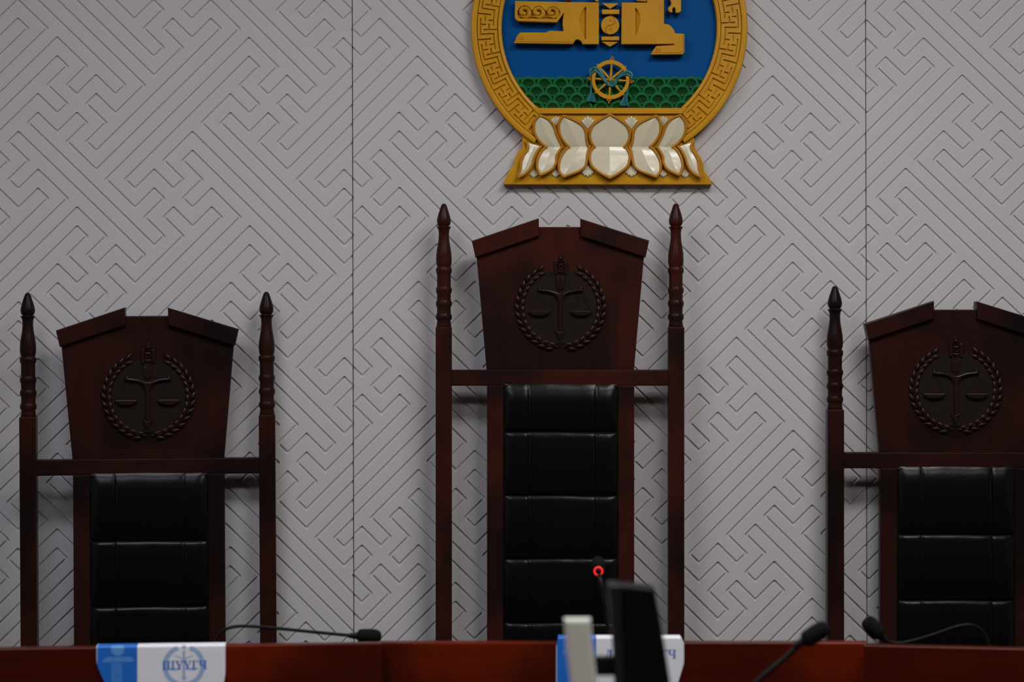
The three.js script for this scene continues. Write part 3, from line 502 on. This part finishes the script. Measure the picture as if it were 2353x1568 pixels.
nameSign('white and blue name sign on the middle bench, half hidden behind the black monitor', benchC, -0.1195, 294, 3.9, 0.0075, signTex('ДАРГАЛАГЧ', 446, 1108, -26), f => [f < 20 ? (20 - f) * 0.25 : 0, f < 14 ? (14 - f) * 0.5 : f > 60 ? (f - 60) * 0.3 : 0]);

// ---------------------------------------------------------------- microphones
function px(x, y, d) { return [(x - 1176.5) / F * d, H - (y - 784) / F * d, D - d]; }
function mic(label, path, r, headA, headB, hr, baseY, ringAt) {
  const p0 = path[path.length - 1], t = thing('microphone', label, 'microphone', [p0[0], baseY, p0[2]], 'gooseneck microphones');
  const loc = p => [p[0] - p0[0], p[1] - baseY, p[2] - p0[2]];
  const b = new THREE.CylinderGeometry(0.034, 0.042, 0.022, 32); b.translate(0, 0.0112, 0); const b2 = new THREE.CylinderGeometry(0.012, 0.016, 0.02, 20); b2.translate(0, 0.03, 0);
  mesh('base', [b, b2], M.black, t);
  const pts = path.map(loc); pts.push([0, 0.03, 0]);
  mesh('gooseneck', tube(pts, r, 120, 10), M.black, t);
  const A = new THREE.Vector3(...loc(headA)), B = new THREE.Vector3(...loc(headB)), dir = B.clone().sub(A), l = dir.length();
  const orient = g => { g.applyQuaternion(new THREE.Quaternion().setFromUnitVectors(new THREE.Vector3(0, 1, 0), dir.clone().normalize())); g.translate(A.x, A.y, A.z); return g; };
  mesh('foam_head', orient(new THREE.LatheGeometry([[0.001, 0], [hr * 0.82, 0.001], [hr * 0.96, l * 0.12], [hr, l * 0.35], [hr, l * 0.62], [hr * 0.9, l * 0.83], [hr * 0.6, l * 0.96], [0.001, l]].map(p => new THREE.Vector2(...p)), 32)), M.foam, t);
  mesh('collar', orient(new THREE.LatheGeometry([[r * 1.05, -l * 0.42], [r * 1.5, -l * 0.3], [hr * 0.5, -l * 0.06], [hr * 0.62, 0], [hr * 0.6, l * 0.03], [0.001, l * 0.04]].map(p => new THREE.Vector2(...p)), 24)), M.black, t);
  return t;
}
const WT = 0.7155;
mic('black gooseneck microphone lying low over the left bench, its foam head pointing right', [[822, 1462], [800, 1460.5], [740, 1455], [680, 1449], [600, 1441.5], [545, 1440], [516, 1448], [499, 1466], [492, 1490], [490, 1520]].map(p => px(p[0], p[1], 4.02)), 0.0031, px(822, 1462, 4.02), px(877, 1463, 4.02), 0.0132, WT);
mic('black gooseneck microphone arching over the right bench, its foam head before the right chair', [[2026, 1463], [2042, 1474], [2066, 1478], [2100, 1472], [2150, 1457], [2200, 1440], [2230, 1436.5], [2252, 1446], [2266, 1464], [2273, 1490], [2276, 1530]].map(p => px(p[0], p[1], 4.0)), 0.0026, px(2023, 1461, 4.0), px(1987, 1423, 4.0), 0.0152, WT);
{ // microphone with the red ring, seen from behind, leaning to the chair
  const d = 4.06, t = mic('black microphone with a glowing red ring in front of the tallest chair', [[1376, 1316, 4.075], [1380, 1335, 4.055], [1386, 1365, 4.05], [1393, 1410, 4.05], [1399, 1470, 4.05], [1404, 1530, 4.05]].map(p => px(...p)), 0.0042, px(1375, 1308, 4.085), px(1374, 1288, 4.13), 0.0128, WT);
  const g = new THREE.TorusGeometry(0.0074, 0.0017, 10, 40); const c = px(1375, 1313, 4.068), o = t.position; g.translate(c[0] - o.x, c[1] - o.y, c[2] - o.z);
  mesh('light_ring', g, M.red, t).userData.label = 'glowing red ring';
  const l = new THREE.PointLight(0xff2a22, 0.0003, 1); l.position.set(c[0] - o.x, c[1] - o.y + 0.002, c[2] - o.z + 0.014); t.add(l);
}
mic('black gooseneck microphone rising from below in front of the bench, right of the monitor', [[1848, 1473], [1826, 1492], [1800, 1516], [1765, 1545], [1735, 1572], [1705, 1610], [1692, 1660], [1690, 1700]].map(p => px(p[0], p[1], 3.3)), 0.0042, px(1847, 1474, 3.3), px(1905, 1438, 3.3), 0.0136, 0.7305);

// ---------------------------------------------------------------- the clerk's table before the bench, with what stands on it
{
  const t = thing('clerk_table', 'low wooden table in front of the bench, carrying the monitor', 'table', [0.25, 0, 2.3]);
  mesh('tabletop', box(2.2, 0.03, 1.0, 0, 0.715, 0, 0.004, true), M.bench, t);
  for (const a of [-1.02, 1.02]) for (const b of [-0.43, 0.43]) mesh('leg', box(0.06, 0.7, 0.06, a, 0.35, b, 0.004), M.bench, t);
  const d = 2.8, k = d / F, P = (x, y) => new THREE.Vector2((x - 1176.5) * k, H - (y - 784) * k);
  const prism = (pts, z0, z1, bev, o) => { const g = new THREE.ExtrudeGeometry(new THREE.Shape(pts.map(p => P(...p))), { depth: z1 - z0 - 2 * bev, bevelEnabled: true, bevelThickness: bev, bevelSize: bev, bevelOffset: -bev, bevelSegments: 3 }); g.translate(-o.position.x, -o.position.y, z0 + bev - o.position.z); g.deleteAttribute('uv'); return boxUV(g); };
  const m = thing('computer_monitor', 'black computer monitor seen almost edge-on, tilted, in front of the middle bench', 'monitor', [0.17, 0.7305, 2.34]);
  mesh('back_shell', prism([[1424, 1346], [1505, 1354], [1519, 1430], [1552, 1640], [1568, 1740], [1440, 1740], [1428, 1520]], 2.345, 2.4, 0.004, m), M.monitor, m);
  mesh('screen_bezel', prism([[1398, 1345], [1426, 1347], [1432, 1520], [1446, 1760], [1424, 1760], [1412, 1500]], 2.34, 2.405, 0.003, m), M.monitorEdge, m);
  mesh('stand', prism([[1364, 1516], [1500, 1514], [1505, 1556], [1366, 1557]], 2.365, 2.392, 0.003, m), M.monitor, m);
  const bs = new RoundedBoxGeometry(0.16, 0.02, 0.2, 3, 0.006); bs.translate(0.0, 0.0102, 0); const nk = new RoundedBoxGeometry(0.05, 0.13, 0.05, 2, 0.006); nk.translate(0.015, 0.075, 0); mesh('foot', [bs, nk], M.monitor, m);
  const s = thing('upright_panel', 'pale grey upright panel with rounded top corners, left of the black monitor', 'panel', [0.09, 0.7305, 2.45]);
  const sp = new THREE.Shape(), q = [[1296.5, 1424], [1357.5, 1424], [1363, 1490], [1372, 1568], [1395, 1745], [1333, 1745], [1310, 1568], [1301, 1490]];
  { const d2 = 2.7, k2 = d2 / F, pts = q.map(([x, y]) => new THREE.Vector2((x - 1176.5) * k2, H - (y - 784) * k2));
    const g = new THREE.ExtrudeGeometry(new THREE.Shape(pts), { depth: 0.008, bevelEnabled: true, bevelThickness: 0.005, bevelSize: 0.006, bevelOffset: -0.006, bevelSegments: 5 }); g.translate(-s.position.x, -s.position.y, D - d2 - 0.017 - s.position.z); g.deleteAttribute('uv'); mesh('shell', boxUV(g), M.pale, s);
    const yb = Math.min(...pts.map(p => p.y)) - 0.7305, f = new RoundedBoxGeometry(0.07, Math.max(0.02, yb + 0.01), 0.07, 3, 0.006); f.translate(pts[4].x - 0.017 - s.position.x, Math.max(0.02, yb + 0.01) / 2 + 0.0003, D - d2 - 0.008 - s.position.z); mesh('foot', f, M.pale, s); }
}
scene.traverse(o => { if (o.isMesh) { o.castShadow = true; o.receiveShadow = true; } });
renderer.render(scene, camera);
